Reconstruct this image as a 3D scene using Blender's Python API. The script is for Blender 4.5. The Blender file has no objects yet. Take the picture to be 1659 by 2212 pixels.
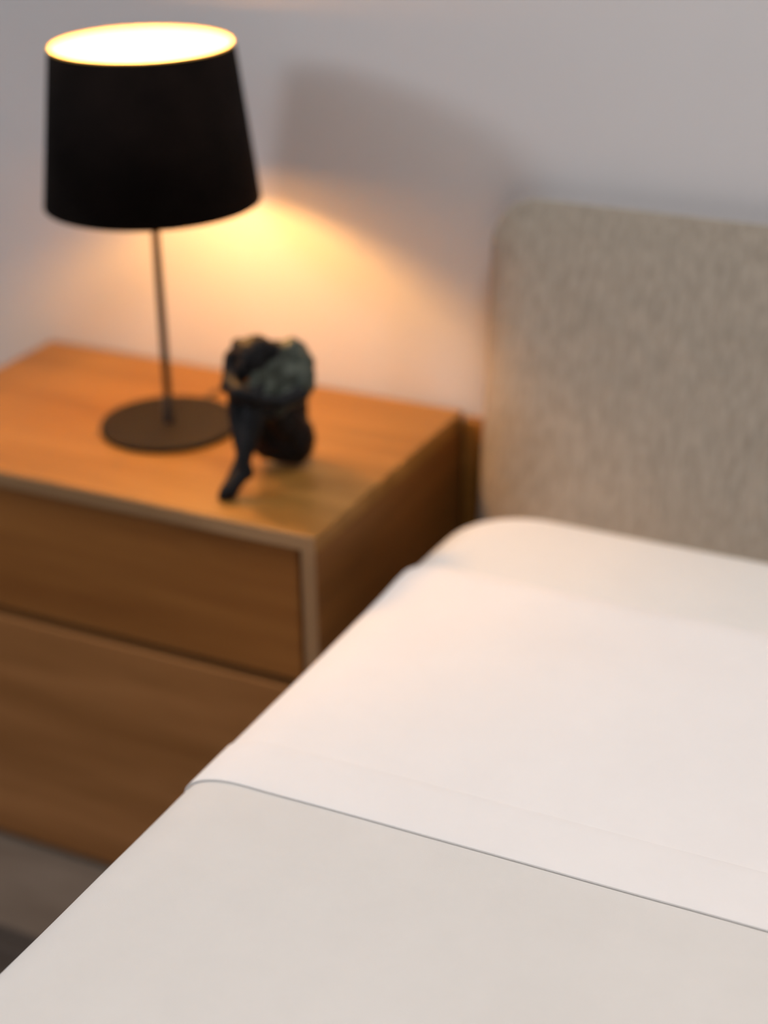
import bpy, bmesh, math
from mathutils import Vector, Matrix, noise

# ------------------------------------------------------------------ scene, camera, light
S = bpy.context.scene
COL = S.collection
S.view_settings.view_transform = 'Standard'
S.view_settings.look = 'None'
S.view_settings.gamma = 1.0
S.view_settings.use_curve_mapping = False
S.view_settings.exposure = 0.0
S.cycles.use_denoising = True
S.cycles.max_bounces = 10
S.cycles.diffuse_bounces = 6
S.cycles.sample_clamp_indirect = 6.0

H = 0.566                       # height of the nightstand top above the floor

yaw, pitch, roll, FPX = -0.4669, 0.4500, -0.0185, 3795.9
cam_loc = Vector((0.8515, -1.5190, H + 0.8705))
fw = Vector((math.sin(yaw)*math.cos(pitch), math.cos(yaw)*math.cos(pitch), -math.sin(pitch)))
rt = fw.cross(Vector((0, 0, 1))).normalized()
up = rt.cross(fw)
c_, s_ = math.cos(roll), math.sin(roll)
rr = c_*rt + s_*up
uu = -s_*rt + c_*up
cd = bpy.data.cameras.new('camera')
cam = bpy.data.objects.new('camera', cd)
COL.objects.link(cam)
cam.matrix_world = Matrix(((rr.x, uu.x, -fw.x, cam_loc.x), (rr.y, uu.y, -fw.y, cam_loc.y),
                           (rr.z, uu.z, -fw.z, cam_loc.z), (0, 0, 0, 1)))
cd.sensor_fit = 'VERTICAL'
cd.sensor_height = 36.0
cd.sensor_width = 27.0
cd.lens = FPX*36.0/2212.0
cd.clip_start = 0.05
cd.dof.use_dof = True
cd.dof.focus_distance = 1.47
cd.dof.aperture_fstop = 1.95
cd.dof.aperture_blades = 0
S.camera = cam

W = bpy.data.worlds.new('world')
S.world = W
W.use_nodes = True
bg = W.node_tree.nodes['Background']
bg.inputs['Color'].default_value = (0.86, 0.90, 1.0, 1)
bg.inputs['Strength'].default_value = 0.05

ld = bpy.data.lights.new('window_daylight', 'AREA')          # daylight in the window opening
ld.shape = 'RECTANGLE'
ld.size, ld.size_y = 0.75, 0.75
ld.energy = 72.0
ld.color = (0.86, 0.92, 1.0)
lw = bpy.data.objects.new('window_daylight', ld)
COL.objects.link(lw)
lw.location = (-3.42, -2.60, H + 2.06)
lw.rotation_euler = (0, math.radians(-90), 0)

lc = bpy.data.lights.new('overhead_fill', 'AREA')             # added overhead fill that brightens the bed, no fitting behind it
lc.shape = 'DISK'
lc.size = 0.9
lc.energy = 37.5
lc.color = (1.0, 0.94, 0.90)
lo = bpy.data.objects.new('overhead_fill', lc)
COL.objects.link(lo)
lo.location = (0.75, -0.50, 3.08)

BULB_STRENGTH = 560.0
BULB_COLOR = (1.0, 0.49, 0.135)

# ------------------------------------------------------------------ materials
def newmat(name):
    m = bpy.data.materials.new(name)
    m.use_nodes = True
    nt = m.node_tree
    return m, nt, nt.nodes['Principled BSDF']

def plain(name, col, rough=0.6, metal=0.0, spec=0.5, bump=0.0, bscale=200.0, var=0.0, vscale=20.0):
    m, nt, p = newmat(name)
    p.inputs['Roughness'].default_value = rough
    p.inputs['Metallic'].default_value = metal
    p.inputs['Specular IOR Level'].default_value = spec
    tc = nt.nodes.new('ShaderNodeTexCoord')
    n = nt.nodes.new('ShaderNodeTexNoise')
    n.inputs['Scale'].default_value = vscale
    n.inputs['Detail'].default_value = 4
    nt.links.new(tc.outputs['Object'], n.inputs['Vector'])
    r = nt.nodes.new('ShaderNodeValToRGB')
    r.color_ramp.elements[0].position = 0.3
    r.color_ramp.elements[1].position = 0.7
    r.color_ramp.elements[0].color = tuple(c*(1-var) for c in col) + (1,)
    r.color_ramp.elements[1].color = tuple(min(1, c*(1+var)) for c in col) + (1,)
    nt.links.new(n.outputs['Fac'], r.inputs['Fac'])
    nt.links.new(r.outputs['Color'], p.inputs['Base Color'])
    if bump:
        nb = nt.nodes.new('ShaderNodeTexNoise')
        nb.inputs['Scale'].default_value = bscale
        nb.inputs['Detail'].default_value = 3
        nt.links.new(tc.outputs['Object'], nb.inputs['Vector'])
        b = nt.nodes.new('ShaderNodeBump')
        b.inputs['Strength'].default_value = bump
        b.inputs['Distance'].default_value = 0.001
        nt.links.new(nb.outputs['Fac'], b.inputs['Height'])
        nt.links.new(b.outputs['Normal'], p.inputs['Normal'])
    return m

def wood(name, dark, light, stretch, rough=0.45, seed=0.0):
    """grain runs along the axis whose stretch factor is small"""
    m, nt, p = newmat(name)
    p.inputs['Roughness'].default_value = rough
    p.inputs['Specular IOR Level'].default_value = 0.35
    tc = nt.nodes.new('ShaderNodeTexCoord')
    mp = nt.nodes.new('ShaderNodeMapping')
    mp.inputs['Scale'].default_value = stretch
    mp.inputs['Location'].default_value = (seed, seed*0.7, seed*1.3)
    nt.links.new(tc.outputs['Object'], mp.inputs['Vector'])
    n = nt.nodes.new('ShaderNodeTexNoise')
    n.inputs['Scale'].default_value = 1.0
    n.inputs['Detail'].default_value = 6
    n.inputs['Roughness'].default_value = 0.6
    n.inputs['Distortion'].default_value = 0.4
    nt.links.new(mp.outputs['Vector'], n.inputs['Vector'])
    r = nt.nodes.new('ShaderNodeValToRGB')
    r.color_ramp.elements[0].position = 0.32
    r.color_ramp.elements[1].position = 0.68
    r.color_ramp.elements[0].color = dark + (1,)
    r.color_ramp.elements[1].color = light + (1,)
    nt.links.new(n.outputs['Fac'], r.inputs['Fac'])
    nt.links.new(r.outputs['Color'], p.inputs['Base Color'])
    b = nt.nodes.new('ShaderNodeBump')
    b.inputs['Strength'].default_value = 0.15
    b.inputs['Distance'].default_value = 0.001
    nt.links.new(n.outputs['Fac'], b.inputs['Height'])
    nt.links.new(b.outputs['Normal'], p.inputs['Normal'])
    return m

def cloth(name, dark, light, sx, sy, sz, rough=0.9, bump=0.3, sheen=0.2, weave=1400.0):
    m, nt, p = newmat(name)
    p.inputs['Roughness'].default_value = rough
    p.inputs['Specular IOR Level'].default_value = 0.15
    p.inputs['Sheen Weight'].default_value = sheen
    tc = nt.nodes.new('ShaderNodeTexCoord')
    mp = nt.nodes.new('ShaderNodeMapping')
    mp.inputs['Scale'].default_value = (sx, sy, sz)
    nt.links.new(tc.outputs['Object'], mp.inputs['Vector'])
    n = nt.nodes.new('ShaderNodeTexNoise')
    n.inputs['Scale'].default_value = 1.0
    n.inputs['Detail'].default_value = 5
    n.inputs['Roughness'].default_value = 0.65
    nt.links.new(mp.outputs['Vector'], n.inputs['Vector'])
    r = nt.nodes.new('ShaderNodeValToRGB')
    r.color_ramp.elements[0].position = 0.3
    r.color_ramp.elements[1].position = 0.7
    r.color_ramp.elements[0].color = dark + (1,)
    r.color_ramp.elements[1].color = light + (1,)
    nt.links.new(n.outputs['Fac'], r.inputs['Fac'])
    nt.links.new(r.outputs['Color'], p.inputs['Base Color'])
    nb = nt.nodes.new('ShaderNodeTexNoise')
    nb.inputs['Scale'].default_value = weave
    nb.inputs['Detail'].default_value = 1
    nt.links.new(tc.outputs['Object'], nb.inputs['Vector'])
    b = nt.nodes.new('ShaderNodeBump')
    b.inputs['Strength'].default_value = bump
    b.inputs['Distance'].default_value = 0.0004
    nt.links.new(nb.outputs['Fac'], b.inputs['Height'])
    nt.links.new(b.outputs['Normal'], p.inputs['Normal'])
    return m

M = {}
M['wall'] = plain('painted_plaster', (0.66, 0.64, 0.645), 0.9, spec=0.2, bump=0.15, bscale=350, var=0.012, vscale=3)
M['ceiling'] = plain('ceiling_paint', (0.86, 0.85, 0.84), 0.9, spec=0.2, var=0.01)
M['oak_top'] = wood('oak_top', (0.235, 0.104, 0.018), (0.35, 0.165, 0.038), (2.2, 26, 26), 0.42, 0.3)
M['oak_front'] = wood('oak_front', (0.27, 0.095, 0.020), (0.38, 0.150, 0.036), (2.0, 14, 22), 0.45, 5.1)
M['oak_low'] = wood('oak_low', (0.27, 0.104, 0.026), (0.46, 0.200, 0.066), (1.7, 14, 17), 0.45, 9.4)
M['oak_shaded'] = wood('oak_shaded', (0.16, 0.060, 0.012), (0.24, 0.095, 0.022), (22, 2.2, 22), 0.45, 2.2)  # darker copy of the oak, shade of the unlit side mixed into the colour
M['oak_edge_lit'] = wood('oak_edge_lit', (0.32, 0.180, 0.085), (0.46, 0.27, 0.135), (4, 30, 30), 0.4, 7.7)  # highlight along the rounded front edges painted in as paler oak
M['oak_edge_lit_v'] = wood('oak_edge_lit_vertical', (0.30, 0.165, 0.078), (0.43, 0.25, 0.125), (30, 30, 4), 0.4, 7.7)  # same painted edge highlight, grain upright
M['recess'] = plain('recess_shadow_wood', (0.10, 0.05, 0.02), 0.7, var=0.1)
M['floor'] = wood('floor_planks', (0.145, 0.108, 0.080), (0.215, 0.168, 0.130), (3, 9, 9), 0.6, 1.0)
M['rug'] = cloth('rug_pile', (0.035, 0.025, 0.018), (0.075, 0.055, 0.042), 3, 30, 10, 0.95, 0.8, 0.2, 500)
M['linen'] = cloth('headboard_linen', (0.272, 0.236, 0.190), (0.418, 0.363, 0.298), 185, 185, 6, 0.95, 0.6, 0.25, 900)
M['mattress'] = cloth('fitted_sheet_cotton', (0.79, 0.77, 0.735), (0.83, 0.81, 0.775), 6, 6, 6, 0.9, 0.15, 0.15)
M['sheet'] = cloth('sheet_cotton', (0.86, 0.825, 0.80), (0.90, 0.865, 0.84), 5, 5, 5, 0.85, 0.15, 0.15)
M['hem'] = cloth('sheet_hem_cotton', (0.86, 0.825, 0.80), (0.90, 0.865, 0.84), 5, 5, 5, 0.85, 0.15, 0.15)
M['blanket'] = cloth('blanket_cotton', (0.71, 0.68, 0.64), (0.76, 0.73, 0.69), 5, 5, 5, 0.9, 0.25, 0.1)
M['base_fabric'] = cloth('bed_base_linen', (0.272, 0.236, 0.190), (0.418, 0.363, 0.298), 185, 185, 6, 0.95, 0.6, 0.25, 900)
M['shade'] = plain('black_shade_fabric', (0.006, 0.0035, 0.0028), 0.95, spec=0.1, bump=0.3, bscale=900, var=0.35, vscale=22)
M['lining'] = plain('gold_white_lining', (0.92, 0.83, 0.64), 0.7, spec=0.3)
M['gold'] = plain('gold_rim_glow', (0.70, 0.42, 0.08), 0.5, spec=0.4)  # yellow falloff of the lit lining at the rim, painted as gold
M['lamp_metal'] = plain('dark_bronze_metal', (0.030, 0.020, 0.013), 0.42, 0.35, 0.5, var=0.05)
M['base_metal'] = plain('brown_black_powder_coat', (0.012, 0.008, 0.0055), 0.65, 0.0, 0.15, bump=0.2, bscale=900, var=0.05)
M['plastic'] = plain('black_plastic', (0.02, 0.018, 0.017), 0.5)
M['bulb'], nt, p = newmat('glowing_bulb')
p.inputs['Base Color'].default_value = (1, 0.9, 0.75, 1)
p.inputs['Emission Color'].default_value = BULB_COLOR + (1,)
p.inputs['Emission Strength'].default_value = BULB_STRENGTH

# dark patinated bronze
def bronze():
    m, nt, p = newmat('patinated_bronze')
    p.inputs['Metallic'].default_value = 0.1
    p.inputs['Roughness'].default_value = 0.6
    p.inputs['Specular IOR Level'].default_value = 0.22
    tc = nt.nodes.new('ShaderNodeTexCoord')
    n = nt.nodes.new('ShaderNodeTexNoise'); n.inputs['Scale'].default_value = 45
    n.inputs['Detail'].default_value = 5
    nt.links.new(tc.outputs['Object'], n.inputs['Vector'])
    r = nt.nodes.new('ShaderNodeValToRGB')
    r.color_ramp.elements[0].position = 0.35; r.color_ramp.elements[0].color = (0.003, 0.003, 0.004, 1)
    r.color_ramp.elements[1].position = 0.75; r.color_ramp.elements[1].color = (0.012, 0.012, 0.014, 1)
    nt.links.new(n.outputs['Fac'], r.inputs['Fac'])
    nt.links.new(r.outputs['Color'], p.inputs['Base Color'])
    b = nt.nodes.new('ShaderNodeBump'); b.inputs['Strength'].default_value = 0.5
    b.inputs['Distance'].default_value = 0.002
    nt.links.new(n.outputs['Fac'], b.inputs['Height']); nt.links.new(b.outputs['Normal'], p.inputs['Normal'])
    return m
M['bronze'] = bronze()
M['verdigris'] = plain('verdigris_bronze', (0.058, 0.068, 0.055), 0.6, 0.1, 0.25, bump=0.6, bscale=120, var=0.45, vscale=60)

# ------------------------------------------------------------------ helpers
def mesh_obj(name, bm, mat, parent=None, smooth=False, mats=None):
    me = bpy.data.meshes.new(name)
    bmesh.ops.recalc_face_normals(bm, faces=bm.faces)
    bm.to_mesh(me); bm.free()
    for mm in (mats or [mat]):
        me.materials.append(mm)
    if smooth:
        for f in me.polygons: f.use_smooth = True
    o = bpy.data.objects.new(name, me)
    COL.objects.link(o)
    if parent is not None:
        o.parent = parent
        o.matrix_parent_inverse = Matrix.Translation(-Vector(root_loc(parent)))
    return o

def root_loc(o):
    v = Vector(o.location)
    while o.parent is not None:
        o = o.parent
    return o.location.copy() if o.type == 'EMPTY' else Vector((0, 0, 0))

def thing(name, label, cat, loc, group=None):
    o = bpy.data.objects.new(name, None)
    o.empty_display_size = 0.05
    COL.objects.link(o)
    o.location = loc
    o['label'] = label; o['category'] = cat
    if group: o['group'] = group
    return o

def part(name, bm, mat, root, smooth=False, mats=None, label=None, under=None):
    """part of a thing; vertices are given in world coordinates"""
    bmesh.ops.translate(bm, verts=bm.verts, vec=-Vector(root.location))
    bmesh.ops.recalc_face_normals(bm, faces=bm.faces)
    me = bpy.data.meshes.new(name)
    bm.to_mesh(me); bm.free()
    for mm in (mats or [mat]): me.materials.append(mm)
    if smooth:
        for f in me.polygons: f.use_smooth = True
        me.set_sharp_from_angle(angle=math.radians(40))
    o = bpy.data.objects.new(name, me)
    COL.objects.link(o)
    o.parent = under or root
    if label: o['label'] = label
    return o

def box(x0, x1, y0, y1, z0, z1, bev=0.0, seg=2):
    bm = bmesh.new()
    bmesh.ops.create_cube(bm, size=1.0)
    for v in bm.verts:
        v.co = Vector((x0 + (v.co.x+.5)*(x1-x0), y0 + (v.co.y+.5)*(y1-y0), z0 + (v.co.z+.5)*(z1-z0)))
    if bev:
        bmesh.ops.bevel(bm, geom=bm.edges[:], offset=bev, segments=seg, affect='EDGES', profile=0.5)
    return bm

def add_box(bm, *a):
    b = box(*a)
    me = bpy.data.meshes.new('t'); b.to_mesh(me); b.free()
    bm.from_mesh(me); bpy.data.meshes.remove(me)

def lathe(cx, cy, prof, n=96, closed=False):
    """prof: list of (r, z); r==0 ends become poles"""
    bm = bmesh.new()
    rings = []
    for r, z in prof:
        if r < 1e-6:
            rings.append([bm.verts.new((cx, cy, z))])
        else:
            rings.append([bm.verts.new((cx + r*math.cos(2*math.pi*i/n), cy + r*math.sin(2*math.pi*i/n), z)) for i in range(n)])
    pairs = list(zip(rings, rings[1:])) + ([(rings[-1], rings[0])] if closed else [])
    for a, b in pairs:
        for i in range(n):
            j = (i+1) % n
            if len(a) == 1 and len(b) == 1: continue
            if len(a) == 1: bm.faces.new((a[0], b[i], b[j]))
            elif len(b) == 1: bm.faces.new((a[i], a[j], b[0]))
            else: bm.faces.new((a[i], a[j], b[j], b[i]))
    return bm

def tube(pts, r, n=12):
    bm = bmesh.new()
    pts = [Vector(p) for p in pts]
    rings = []
    ref = Vector((0.3, 0.2, 1)).normalized()
    for i, p in enumerate(pts):
        d = (pts[min(i+1, len(pts)-1)] - pts[max(i-1, 0)]).normalized()
        a = d.cross(ref).normalized(); b = d.cross(a)
        rad = r[i] if isinstance(r, (list, tuple)) else r
        rings.append([bm.verts.new(p + rad*(math.cos(2*math.pi*k/n)*a + math.sin(2*math.pi*k/n)*b)) for k in range(n)])
    for A, B in zip(rings, rings[1:]):
        for k in range(n):
            bm.faces.new((A[k], A[(k+1) % n], B[(k+1) % n], B[k]))
    bm.faces.new(rings[0]); bm.faces.new(rings[-1])
    return bm

def smooth_path(pts, k=8):
    out = []
    P = [Vector(p) for p in pts]
    P = [P[0]] + P + [P[-1]]
    for i in range(1, len(P)-2):
        for t in range(k):
            u = t/k
            a, b, c, d = P[i-1], P[i], P[i+1], P[i+2]
            out.append(0.5*((2*b) + (-a+c)*u + (2*a-5*b+4*c-d)*u*u + (-a+3*b-3*c+d)*u**3))
    out.append(P[-2])
    return out

# ------------------------------------------------------------------ room
WY = 0.414
def structure(name, bm, mat):
    o = mesh_obj(name, bm, mat)
    o['kind'] = 'structure'
    return o

structure('floor', box(-3.6, 3.2, -3.9, WY+0.15, -0.05, 0.0), M['floor'])
structure('wall_back', box(-3.6, 3.2, WY, WY+0.12, 0.0, 3.15), M['wall'])
structure('ceiling', box(-3.6, 3.2, -3.9, WY+0.15, 3.15, 3.25), M['ceiling'])
wl = bmesh.new()                                   # left wall with a window opening
WA, WB, WZ0, WZ1 = -3.25, -1.95, H+1.45, 3.08
add_box(wl, -3.6, -3.45, -3.9, WA, 0, 3.15)
add_box(wl, -3.6, -3.45, WB, WY, 0, 3.15)
add_box(wl, -3.6, -3.45, WA, WB, 0, WZ0)
add_box(wl, -3.6, -3.45, WA, WB, WZ1, 3.15)
structure('wall_left', wl, M['wall'])
wf = bmesh.new()                                   # window frame
add_box(wf, -3.55, -3.49, WA, WA+0.05, WZ0, WZ1)
add_box(wf, -3.55, -3.49, WB-0.05, WB, WZ0, WZ1)
add_box(wf, -3.55, -3.49, WA+0.05, WB-0.05, WZ0, WZ0+0.05)
add_box(wf, -3.55, -3.49, WA+0.05, WB-0.05, WZ1-0.05, WZ1)
structure('window_1', wf, M['ceiling'])

# ------------------------------------------------------------------ rug beside the bed
rug = thing('rug', 'dark brown rug on the floor in front of the wooden nightstand', 'rug', (-0.75, -0.95, 0))
bm = bmesh.new()
NX, NY = 90, 90
x0, x1, y0, y1 = -1.5, 0.05, -1.75, -0.158
def rug_h(x, y):
    e = min(x-x0, x1-x, y-y0, y1-y)
    h = 0.011*min(1, max(0, e/0.012))**0.5
    return 0.001 + h*(1 + 0.18*math.sin(y*2*math.pi/0.055)) + 0.0015*noise.noise((x*9, y*9, 0))*min(1, e/0.02)
g = [[bm.verts.new((x0+(x1-x0)*i/NX, y0+(y1-y0)*(j/NY)**0.6, 0)) for j in range(NY+1)] for i in range(NX+1)]
for row in g:
    for v in row: v.co.z = max(0.001, rug_h(v.co.x, v.co.y))
for i in range(NX):
    for j in range(NY):
        bm.faces.new((g[i][j], g[i+1][j], g[i+1][j+1], g[i][j+1]))
part('pile', bm, M['rug'], rug, smooth=True)
part('binding', box(x0-0.004, x1+0.004, y1-0.004, y1+0.006, 0.0, 0.008, 0.002), M['rug'], rug)

# ------------------------------------------------------------------ nightstand
NW, ND = 0.6504, 0.4046
PT = 0.021                                          # board thickness
ns = thing('nightstand', 'orange-brown wooden two-drawer nightstand against the wall left of the bed', 'nightstand', (-NW/2, ND/2, 0))
part('top', box(-NW, 0, 0.0015, ND, H-PT, H, 0.0022), M['oak_top'], ns)
part('top_edge', box(-NW+0.002, -0.002, 0.0, 0.003, H-PT+0.001, H-0.0015, 0.0008), M['oak_edge_lit'], ns, label='front edge of the top board, highlight painted into its colour')
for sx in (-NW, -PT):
    sp = part('side_panel', box(sx, sx+PT, 0.0015, ND, 0.0, H-PT, 0.0018), M['oak_shaded'], ns)
    part('panel_edge', box(sx+0.0015, sx+PT-0.0015, 0.0, 0.003, 0.003, H-PT+0.001, 0.0008), M['oak_edge_lit_v'], ns,
         label='front edge of the side board, highlight painted into its colour', under=sp)
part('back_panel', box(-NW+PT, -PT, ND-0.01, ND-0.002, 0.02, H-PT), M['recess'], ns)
part('bottom_panel', box(-NW+PT, -PT, 0.01, ND-0.012, 0.006, 0.024), M['oak_shaded'], ns)
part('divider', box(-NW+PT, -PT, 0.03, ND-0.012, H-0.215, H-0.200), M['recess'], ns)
gap = 0.006
def drawer(zlo, zhi, mat, grip):
    d = part('drawer', box(-NW+PT+gap*0.4, -PT-gap, 0.006, 0.026, zlo, zhi, 0.0018), mat, ns)
    b = bmesh.new()
    add_box(b, -NW+PT+0.02, -NW+PT+0.032, 0.026, ND-0.03, zlo+0.01, zhi-0.03)
    add_box(b, -PT-0.034, -PT-0.022, 0.026, ND-0.03, zlo+0.01, zhi-0.03)
    add_box(b, -NW+PT+0.032, -PT-0.034, 0.026, ND-0.03, zlo+0.01, zlo+0.018)
    add_box(b, -NW+PT+0.032, -PT-0.034, ND-0.04, ND-0.03, zlo+0.018, zhi-0.03)
    part('drawer_box', b, M['oak_shaded'], ns, under=d)
    return d
drawer(H-0.196, H-PT-0.0022, M['oak_front'], True)
drawer(0.012, H-0.2105, M['oak_low'], False)

# ------------------------------------------------------------------ table lamp
LX, LY = -0.3187, 0.2023
lamp = thing('table_lamp', 'lit table lamp with tapered black shade and slim dark stem on the nightstand', 'lamp', (LX, LY, H))
RB_ = 0.0876
part('base', lathe(LX, LY, [(0, H+0.0003), (RB_-0.001, H+0.0003), (RB_, H+0.0015), (RB_, H+0.0065), (RB_-0.0015, H+0.008), (0, H+0.0085)]), M['base_metal'], lamp, smooth=False)
part('ferrule', lathe(LX, LY, [(0.0075, H+0.008), (0.0072, H+0.040), (0.0058, H+0.042), (0.0, H+0.042)], 32), M['plastic'], lamp, smooth=True)
part('pole', lathe(LX, LY, [(0.0, H+0.040), (0.0052, H+0.040), (0.0052, H+0.310), (0.0, H+0.310)], 32), M['lamp_metal'], lamp, smooth=True)
part('socket', lathe(LX-0.005, LY+0.008, [(0.0, H+0.305), (0.015, H+0.305), (0.0165, H+0.309), (0.0165, H+0.340), (0.010, H+0.3505), (0.0, H+0.3505)], 32), M['plastic'], lamp, smooth=False)
part('bulb', lathe(LX-0.008, LY+0.012, [(0.0, H+0.3512), (0.009, H+0.3515), (0.011, H+0.358), (0.0165, H+0.369), (0.0185, H+0.379), (0.016, H+0.389), (0.009, H+0.3955), (0.0, H+0.3975)], 32), M['bulb'], lamp, smooth=True, label='glowing warm bulb inside the shade')
RT, RBt, ZT, ZB = 0.108, 0.130, H+0.4788, H+0.2945
sh = part('lampshade', lathe(LX, LY, [(RBt, ZB), (RT, ZT), (RT-0.0012, ZT+0.0003), (RBt-0.0012, ZB-0.0003)], 128, closed=True), M['shade'], lamp, smooth=False)
for f in sh.data.polygons: f.use_smooth = abs(f.normal.z) < 0.5
ln = part('lining', lathe(LX, LY, [(RBt-0.0014, ZB+0.0002), (RT-0.0014, ZT+0.0004), (RT-0.0022, ZT), (RBt-0.0022, ZB+0.0006)], 128, closed=True), M['lining'], lamp, smooth=False, under=sh, label='cream and gold inner lining')
part('rim', lathe(LX, LY, [(RT+0.0002, ZT-0.0004), (RT+0.0002, ZT+0.0012), (RT-0.0026, ZT+0.0012), (RT-0.0026, ZT-0.0004)], 128, closed=True), M['gold'], lamp, under=sh, label='rim with the lamp glow painted in gold')
b = bmesh.new()                                    # wire spider that carries the shade
for k in range(3):
    a = math.radians(20+120*k)
    t = tube([(LX+0.014*math.cos(a), LY+0.014*math.sin(a), H+0.333), (LX+(RBt-0.006)*math.cos(a), LY+(RBt-0.006)*math.sin(a), H+0.318)], 0.0011, 8)
    me = bpy.data.meshes.new('t'); t.to_mesh(me); t.free(); b.from_mesh(me); bpy.data.meshes.remove(me)
part('shade_carrier', b, M['lamp_metal'], lamp)
cordp = smooth_path([(LX+0.005, LY+0.086, H+0.004), (-0.325, 0.31, H+0.0028), (-0.316, 0.355, H+0.0028), (-0.300, 0.398, H+0.0028), (-0.298, 0.4095, H-0.004), (-0.298, 0.4095, H-0.08), (-0.298, 0.4095, 0.2)], 8)
part('cord', tube(cordp, 0.0022, 8), M['plastic'], lamp, smooth=True)

# ------------------------------------------------------------------ bronze figurine
fig = thing('figurine', 'small dark bronze figurine of a seated, hunched person beside the lamp', 'figurine', (-0.13, 0.12, H))
def chain(bm, pts, rad, n=14):
    P = []; R = []
    for i in range(len(pts)-1):
        for k in range(6):
            t = k/6
            P.append(Vector(pts[i]).lerp(Vector(pts[i+1]), t)); R.append(rad[i]*(1-t)+rad[i+1]*t)
    P.append(Vector(pts[-1])); R.append(rad[-1])
    for p, r in zip(P, R):
        blob(bm, p, (r, r, r))
def blob(bm, p, r, rot=None):
    mat = Matrix.Translation(Vector(p)+Vector((0, 0, H)))
    if rot: mat = mat @ rot
    mat = mat @ Matrix.Diagonal((r[0], r[1], r[2], 1))
    bmesh.ops.create_icosphere(bm, subdivisions=2, radius=1.0, matrix=mat)
def remeshed(name, bm, voxel, mat, smooth_it=4, disp=0.0, dscale=60, **kw):
    tmp_me = bpy.data.meshes.new('tmp'); bm.to_mesh(tmp_me); bm.free()
    tmp = bpy.data.objects.new('tmp', tmp_me); COL.objects.link(tmp)
    m = tmp.modifiers.new('r', 'REMESH'); m.mode = 'VOXEL'; m.voxel_size = voxel
    s = tmp.modifiers.new('s', 'SMOOTH'); s.factor = 0.5; s.iterations = smooth_it
    dg = bpy.context.evaluated_depsgraph_get()
    me = bpy.data.meshes.new_from_object(tmp.evaluated_get(dg))
    bpy.data.objects.remove(tmp); bpy.data.meshes.remove(tmp_me)
    nb = bmesh.new(); nb.from_mesh(me); bpy.data.meshes.remove(me)
    if disp:
        nb.normal_update()
        for v in nb.verts:
            v.co += v.normal*disp*noise.noise(v.co*dscale)
    for v in nb.verts:
        v.co.z = max(v.co.z, H+0.0002)
    return part(name, nb, mat, fig, smooth=True, **kw)
b = bmesh.new()
# pelvis, buttocks and bent back
blob(b, (-0.128, 0.163, 0.036), (0.034, 0.032, 0.035))
blob(b, (-0.112, 0.163, 0.034), (0.023, 0.028, 0.032))
blob(b, (-0.144, 0.152, 0.036), (0.022, 0.026, 0.030))
chain(b, [(-0.128, 0.163, 0.045), (-0.125, 0.165, 0.085), (-0.122, 0.155, 0.122), (-0.124, 0.142, 0.145)], [0.030, 0.027, 0.027, 0.018])
# shoulders
chain(b, [(-0.150, 0.124, 0.150), (-0.124, 0.142, 0.146), (-0.102, 0.152, 0.145)], [0.014, 0.020, 0.016])
# neck to bowed head
chain(b, [(-0.124, 0.135, 0.150), (-0.130, 0.115, 0.156)], [0.013, 0.013])
blob(b, (-0.132, 0.108, 0.156), (0.0185, 0.021, 0.021))
# arm on the right of the picture, wrapped around the knees
chain(b, [(-0.101, 0.154, 0.148), (-0.089, 0.137, 0.126), (-0.082, 0.124, 0.112)], [0.014, 0.0115, 0.0095])
chain(b, [(-0.082, 0.124, 0.112), (-0.096, 0.104, 0.108), (-0.118, 0.088, 0.113)], [0.0095, 0.0085, 0.007])
# arm on the left, elbow lifted away from the head
chain(b, [(-0.152, 0.120, 0.160), (-0.166, 0.110, 0.150), (-0.165, 0.102, 0.136), (-0.157, 0.094, 0.122)], [0.012, 0.0075, 0.0065, 0.012])
chain(b, [(-0.157, 0.094, 0.122), (-0.140, 0.086, 0.118), (-0.122, 0.088, 0.117)], [0.0125, 0.012, 0.010])
# thighs
chain(b, [(-0.145, 0.148, 0.042), (-0.150, 0.120, 0.082), (-0.151, 0.100, 0.114)], [0.022, 0.017, 0.0115])
chain(b, [(-0.112, 0.160, 0.042), (-0.119, 0.130, 0.086), (-0.126, 0.105, 0.118)], [0.024, 0.018, 0.012])
# lower legs, crossed at the ankle
blob(b, (-0.150, 0.098, 0.112), (0.014, 0.014, 0.019))
blob(b, (-0.146, 0.108, 0.140), (0.012, 0.014, 0.014))
blob(b, (-0.125, 0.110, 0.100), (0.024, 0.020, 0.026))
chain(b, [(-0.151, 0.100, 0.114), (-0.146, 0.092, 0.085), (-0.134, 0.075, 0.048)], [0.0135, 0.0145, 0.0095])
chain(b, [(-0.126, 0.103, 0.118), (-0.128, 0.088, 0.080), (-0.129, 0.066, 0.040)], [0.015, 0.014, 0.0095])
# feet: heel, instep, ball, toes
chain(b, [(-0.127, 0.067, 0.030), (-0.133, 0.055, 0.020), (-0.138, 0.047, 0.011), (-0.144, 0.042, 0.0045)], [0.0105, 0.0100, 0.0110, 0.0065])
chain(b, [(-0.134, 0.074, 0.040), (-0.138, 0.062, 0.024), (-0.142, 0.054, 0.010), (-0.147, 0.047, 0.0045)], [0.0095, 0.0090, 0.0090, 0.006])
blob(b, (-0.126, 0.070, 0.026), (0.008, 0.009, 0.009))
for k in range(5):                                  # toes
    blob(b, (-0.1405-0.0026*k, 0.0395+0.0014*k, 0.0035), (0.0019, 0.0042, 0.0022))
for k in range(4):                                  # fingers closing over the forearm
    chain(b, [(-0.118+0.001*k, 0.086, 0.119-0.0036*k), (-0.128, 0.0795, 0.1195-0.0036*k), (-0.136, 0.0785, 0.118-0.0036*k)], [0.0022, 0.0021, 0.0017])
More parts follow.
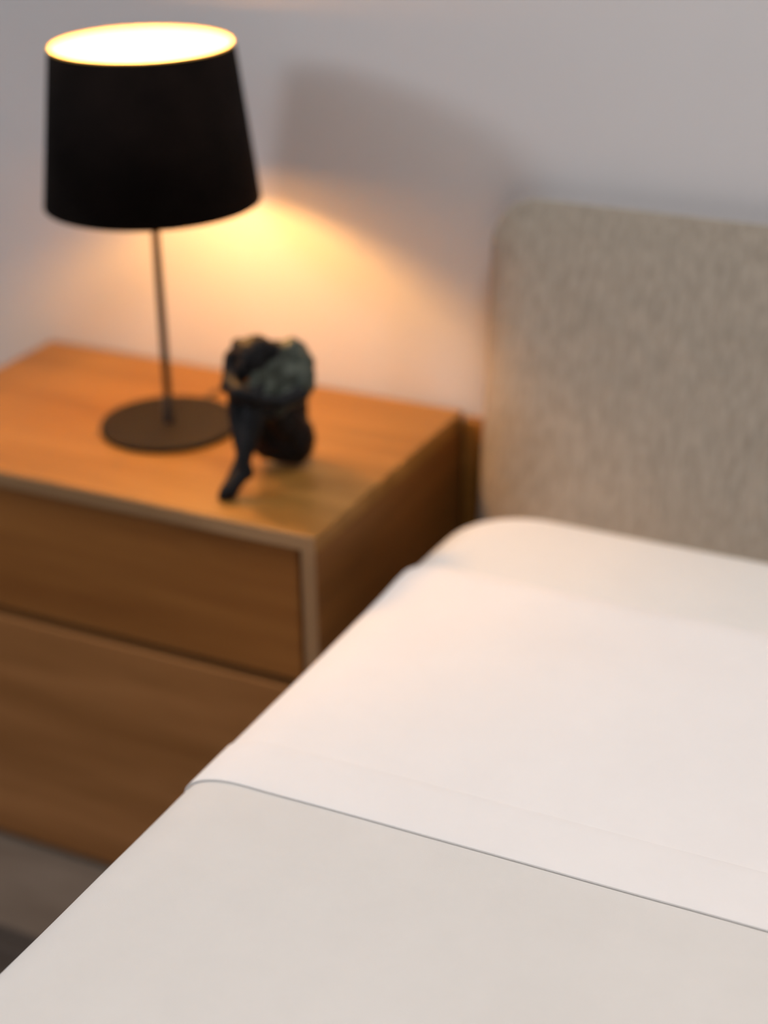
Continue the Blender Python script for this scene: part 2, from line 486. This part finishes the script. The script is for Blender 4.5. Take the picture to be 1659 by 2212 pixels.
# nose and chin of the bowed face
blob(b, (-0.136, 0.0885, 0.150), (0.0035, 0.004, 0.005))
blob(b, (-0.134, 0.094, 0.140), (0.006, 0.006, 0.005))
body = remeshed('body', b, 0.0016, M['bronze'], 3, 0.0008, 120)
# hair
b = bmesh.new()
blob(b, (-0.132, 0.112, 0.1625), (0.0205, 0.022, 0.0185))
blob(b, (-0.152, 0.108, 0.168), (0.0085, 0.009, 0.008))
blob(b, (-0.145, 0.108, 0.160), (0.012, 0.014, 0.012))
blob(b, (-0.118, 0.122, 0.160), (0.012, 0.014, 0.012))
remeshed('hair', b, 0.0016, M['bronze'], 3, 0.0015, 220)
# verdigris shawl over the shoulder and forearm
b = bmesh.new()
chain(b, [(-0.104, 0.152, 0.153), (-0.091, 0.146, 0.138), (-0.084, 0.136, 0.122), (-0.087, 0.124, 0.110)], [0.0150, 0.0165, 0.0155, 0.0100])
chain(b, [(-0.106, 0.148, 0.156), (-0.104, 0.134, 0.134), (-0.100, 0.122, 0.110), (-0.104, 0.112, 0.094)], [0.0130, 0.0165, 0.0160, 0.0085])
chain(b, [(-0.112, 0.138, 0.157), (-0.117, 0.118, 0.140), (-0.117, 0.108, 0.114), (-0.114, 0.104, 0.092)], [0.0100, 0.0140, 0.0150, 0.0080])
chain(b, [(-0.119, 0.126, 0.156), (-0.127, 0.104, 0.138), (-0.128, 0.094, 0.118)], [0.0070, 0.0090, 0.0070])
remeshed('shawl', b, 0.0016, M['verdigris'], 2, 0.0045, 75, label='greenish patinated folds over the shoulder')

# ------------------------------------------------------------------ bed
EX, BZ = 0.0725, H-0.05                              # left edge and top of the mattress
BR = EX + 1.60                                      # right edge
YH, YF = 0.293, -1.72                               # head and foot ends
A_, B_ = 0.060, 0.026                               # soft rounding of the top edge, across and down

bed = thing('bed', 'upholstered bed with greige linen headboard and base, standing right of the nightstand', 'bed', (0.85, -0.7, 0))
def rounded_slab(outline_fn, levels):
    bm = bmesh.new(); rings = []
    for off, h in levels:
        rings.append([bm.verts.new(outline_fn(p, off, h)) for p in range(NP)])
    for A, Bq in zip(rings, rings[1:]):
        for i in range(NP):
            bm.faces.new((A[i], A[(i+1) % NP], Bq[(i+1) % NP], Bq[i]))
    bm.faces.new(rings[0]); bm.faces.new(rings[-1])
    return bm

# headboard: a padded wedge with rounded corners, thinner at the top
HX0, HX1, HZ0, HZ1, HR = 0.047, 1.72, 0.12, H+0.296, 0.050
def rrect(x0, x1, z0, z1, r, k=14):
    pts = []
    for cx, cz, a0 in ((x1-r, z1-r, 0), (x0+r, z1-r, 90), (x0+r, z0+r, 180), (x1-r, z0+r, 270)):
        for i in range(k+1):
            a = math.radians(a0+90*i/k)
            pts.append((cx+r*math.cos(a), cz+r*math.sin(a)))
    return pts
bm = bmesh.new()
rings = []
def yfront(z):
    t = (z-(H-0.05))/0.29
    return 0.300 + 0.066*t
YB = 0.391
HRD = 0.090                                          # width of the padded rounding
lv = [('b', 0.008, 0.0), ('b', 0.0, 0.008)]
for i in range(1, 15):
    lv.append(('f', HRD*(1-math.cos(math.radians(90*i/14))), 0))
for side, off, dy in lv:
    ring = []
    for x, z in rrect(HX0+off, HX1-off, HZ0+off, HZ1-off, max(0.006, HR+0.012-off)):
        if side == 'b':
            y = YB-dy
        else:
            u = off/HRD
            y = YB-0.008-(YB-0.008-yfront(z))*(1-(1-u)**2.6)**(1/2.6)
        ring.append(bm.verts.new((x, y, z)))
    rings.append(ring)
n = len(rings[0])
for A, Bq in zip(rings, rings[1:]):
    for i in range(n): bm.faces.new((A[i], A[(i+1) % n], Bq[(i+1) % n], Bq[i]))
bm.faces.new(rings[0])
# front field as inset rings so that the slope is followed
last = rings[-1]
for off in (0.10, 0.14, 0.20):
    ring = []
    for x, z in rrect(HX0+off, HX1-off, HZ0+off, HZ1-off, 0.006):
        ring.append(bm.verts.new((x, yfront(z), z)))
    for i in range(n): bm.faces.new((last[i], last[(i+1) % n], ring[(i+1) % n], ring[i]))
    last = ring
f = bm.faces.new(last)
part('headboard', bm, M['linen'], bed, smooth=True, label='greige linen headboard with rounded corner')
part('back_rail', box(0.004, BR+0.03, 0.392, 0.4095, 0.10, H-0.008, 0.002), M['oak_top'], bed, label='wooden rail behind the headboard')
part('bed_base', box(EX+0.02, BR-0.02, YF+0.02, 0.285, 0.09, BZ-0.235, 0.015, 3), M['base_fabric'], bed)
for lx in (EX+0.12, BR-0.12):
    for ly in (YF+0.12, 0.18):
        part('leg', lathe(lx, ly, [(0, 0.0), (0.018, 0.0), (0.025, 0.089), (0, 0.089)], 24), M['oak_edge_lit'], bed)

# shape shared by everything that lies on the mattress
def surf(x, y):
    """height of the mattress top, softly falling towards its edges and the head end"""
    z = BZ
    z += 0.0010*noise.noise((x*4.0, y*3.0, 0.3)) + 0.0008*noise.noise((x*1.7, y*8.0, 4.3))
    t = max(0.0, (y-0.04)/(YH-0.04))
    z -= 0.013*t*t
    return z
NP = 0
def slab_path():
    pass
# mattress in its fitted sheet
def rounded_outline(x0, x1, y0, y1, r0, r1, k=18):
    """r0 foot corners, r1 head corners"""
    pts = []
    for cx, cy, a0, r in ((x1-r1, y1-r1, 0, r1), (x0+r1, y1-r1, 90, r1), (x0+r0, y0+r0, 180, r0), (x1-r0, y0+r0, 270, r0)):
        for i in range(k+1):
            a = math.radians(a0+90*i/k)
            pts.append((cx+r*math.cos(a), cy+r*math.sin(a)))
    # densify the long left side
    out = []
    for i, p in enumerate(pts):
        q = pts[(i+1) % len(pts)]
        d = math.hypot(q[0]-p[0], q[1]-p[1]); m = max(1, int(d/0.03))
        for j in range(m): out.append((p[0]+(q[0]-p[0])*j/m, p[1]+(q[1]-p[1])*j/m))
    return out
base = rounded_outline(EX, BR, YF, YH, 0.10, 0.100)
cen = []
for i, p in enumerate(base):                        # inward normals
    a = base[i-1]; c = base[(i+1) % len(base)]
    t = Vector((c[0]-a[0], c[1]-a[1])).normalized()
    cen.append(Vector((-t.y, t.x)))
mat_ = thing('mattress', 'mattress in a cream fitted sheet, its rounded head corner bare beside the headboard', 'mattress', (0.85, -0.7, BZ-0.23))
bm = bmesh.new(); rings = []
levels = [(0.02, -0.225), (0.005, -0.215), (0.0, -0.20), (0.0, -0.13)]
for i in range(1, 13):
    a = math.radians(90*i/12)
    levels.append((A_*(1-math.cos(a)), -B_*(1-math.sin(a))))
for off, dz in levels:
    ring = []
    for p, nrm in zip(base, cen):
        x, y = p[0]+nrm.x*off, p[1]+nrm.y*off
        z = BZ+dz if dz < -0.1 else surf(x, y)+dz
        ring.append(bm.verts.new((x, y, z)))
    rings.append(ring)
n = len(base)
for A, Bq in zip(rings, rings[1:]):
    for i in range(n): bm.faces.new((A[i], A[(i+1) % n], Bq[(i+1) % n], Bq[i]))
bm.faces.new(rings[0])
# top: a grid would not match the ring, so shrink rings further
last = rings[-1]
for off in (0.095,):
    ring = []
    for p, nrm in zip(base, cen):
        x, y = p[0]+nrm.x*off, p[1]+nrm.y*off
        ring.append(bm.verts.new((x, y, surf(x, y))))
    for i in range(n): bm.faces.new((last[i], last[(i+1) % n], ring[(i+1) % n], ring[i]))
    last = ring
# fill by rows running across the bed
cx0, cx1 = EX+0.2, BR-0.2
ring = []
for s in (0.15, 0.3, 0.5, 0.7, 0.9):
    ring = []
    for p, nrm in zip(base, cen):
        ox, oy = p[0]+nrm.x*0.095, p[1]+nrm.y*0.095
        x = ox + (0.85-ox)*s
        y = oy + (max(-1.3, min(-0.1, oy))-oy)*s
        ring.append(bm.verts.new((x, y, surf(x, y))))
    for i in range(n): bm.faces.new((last[i], last[(i+1) % n], ring[(i+1) % n], ring[i]))
    last = ring
bm.faces.new(last)
part('fitted_sheet', bm, M['mattress'], mat_, smooth=True)

# cloths laid over the mattress: a strip across the bed, hanging down both sides
def cloth_strip(ya, yb, off0, off1, drop, wav=0.0, seed=0.0, jut=0.0, rnd=0.004, puff=0.0):
    """closed strip between y=yb (foot side) and y=ya (head side), between offsets off0 and off1 from the mattress"""
    U = []                                           # (x, z-offset, normal)
    k = 16
    for i in range(8): U.append((EX-jut, -B_-(drop-B_)*(1-i/8), (-1, 0)))
    for i in range(k+1):
        a = math.radians(90*i/k)
        nx, nz = -math.cos(a)/A_, math.sin(a)/B_
        l = math.hypot(nx, nz)
        U.append((EX-jut+(A_+jut)*(1-math.cos(a)), -B_*(1-math.sin(a)), (nx/l, nz/l)))
    xs = EX+A_
    for i in range(1, 60): U.append((xs+(BR-A_-xs)*i/60, 0, (0, 1)))
    for i in range(k+1):
        a = math.radians(90*(1-i/k))
        nx, nz = math.cos(a)/A_, math.sin(a)/B_
        l = math.hypot(nx, nz)
        U.append((BR-A_*(1-math.cos(a)), -B_*(1-math.sin(a)), (nx/l, nz/l)))
    for i in range(1, 9): U.append((BR, -B_-(drop-B_)*i/8, (1, 0)))
    V = []                                           # (y, offset) loop
    m = max(6, int(abs(ya-yb)/0.02))
    t = off1-off0
    for i in range(5):
        a = math.radians(90*i/4); V.append((ya, -rnd*(1-math.sin(a)), off0+t*math.sin(math.radians(90*i/4)), 1-math.cos(a)))
    loop = [(ya, off0)]
    for i in range(1, 7):
        a = math.radians(90*i/6); loop.append((ya-rnd*(1-math.cos(a)), off0+t*math.sin(a)))
    for i in range(1, m): loop.append((ya-rnd+(yb-ya+2*rnd)*i/m, off1))
    for i in range(7):
        a = math.radians(90*(1-i/6)); loop.append((yb+rnd*(1-math.cos(a)), off0+t*math.sin(a)))
    for i in range(1, 12): loop.append((yb+(ya-yb)*i/12, off0))
    bm = bmesh.new(); G = []
    for (y, o) in loop:
        row = []
        for (x, dz, nn) in U:
            e = wav*(noise.noise((x*3.1+seed, seed, 0))+0.5*noise.noise((x*9+seed, 2, 0)))
            w = max(0, 1-abs(y-ya)/0.1) + max(0, 1-abs(y-yb)/0.1)
            yy = y + e*min(1, w)
            if puff and o > off0 + 1e-5:
                o2 = o + puff*nn[1]**2*math.exp(-((ya-yy)/0.045)**2)*min(1.0, (o-off0)/(off1-off0))
            else:
                o2 = o
            row.append(bm.verts.new((x+nn[0]*o2, yy, surf(x, yy)+dz+nn[1]*o2)))
        G.append(row)
    for i in range(len(G)):
        a, c = G[i], G[(i+1) % len(G)]
        for j in range(len(U)-1):
            bm.faces.new((a[j], a[j+1], c[j+1], c[j]))
    bm.faces.new([r[0] for r in G]); bm.faces.new([r[-1] for r in G][::-1])
    return bm

blanket = thing('blanket', 'off-white blanket over the foot part of the bed, tucked under the sheet fold', 'blanket', (0.85, -1.0, BZ))
part('cover', cloth_strip(0.040, YF-0.004, 0.0007, 0.0020, 0.19, 0.001, 3.0), M['blanket'], blanket, smooth=True)
sheet = thing('top_sheet', 'smooth white top sheet turned down over the blanket near the headboard', 'bed sheet', (0.85, -0.15, BZ))
part('turn_down', cloth_strip(0.072, -0.388, 0.0023, 0.0033, 0.19, 0.0015, 1.0, 0.0002, 0.0015, 0.0045), M['sheet'], sheet, smooth=True)
part('hem', cloth_strip(-0.316, -0.3884, 0.0031, 0.0046, 0.19, 0.0015, 1.0, 0.0002, 0.0005), M['hem'], sheet, smooth=True)
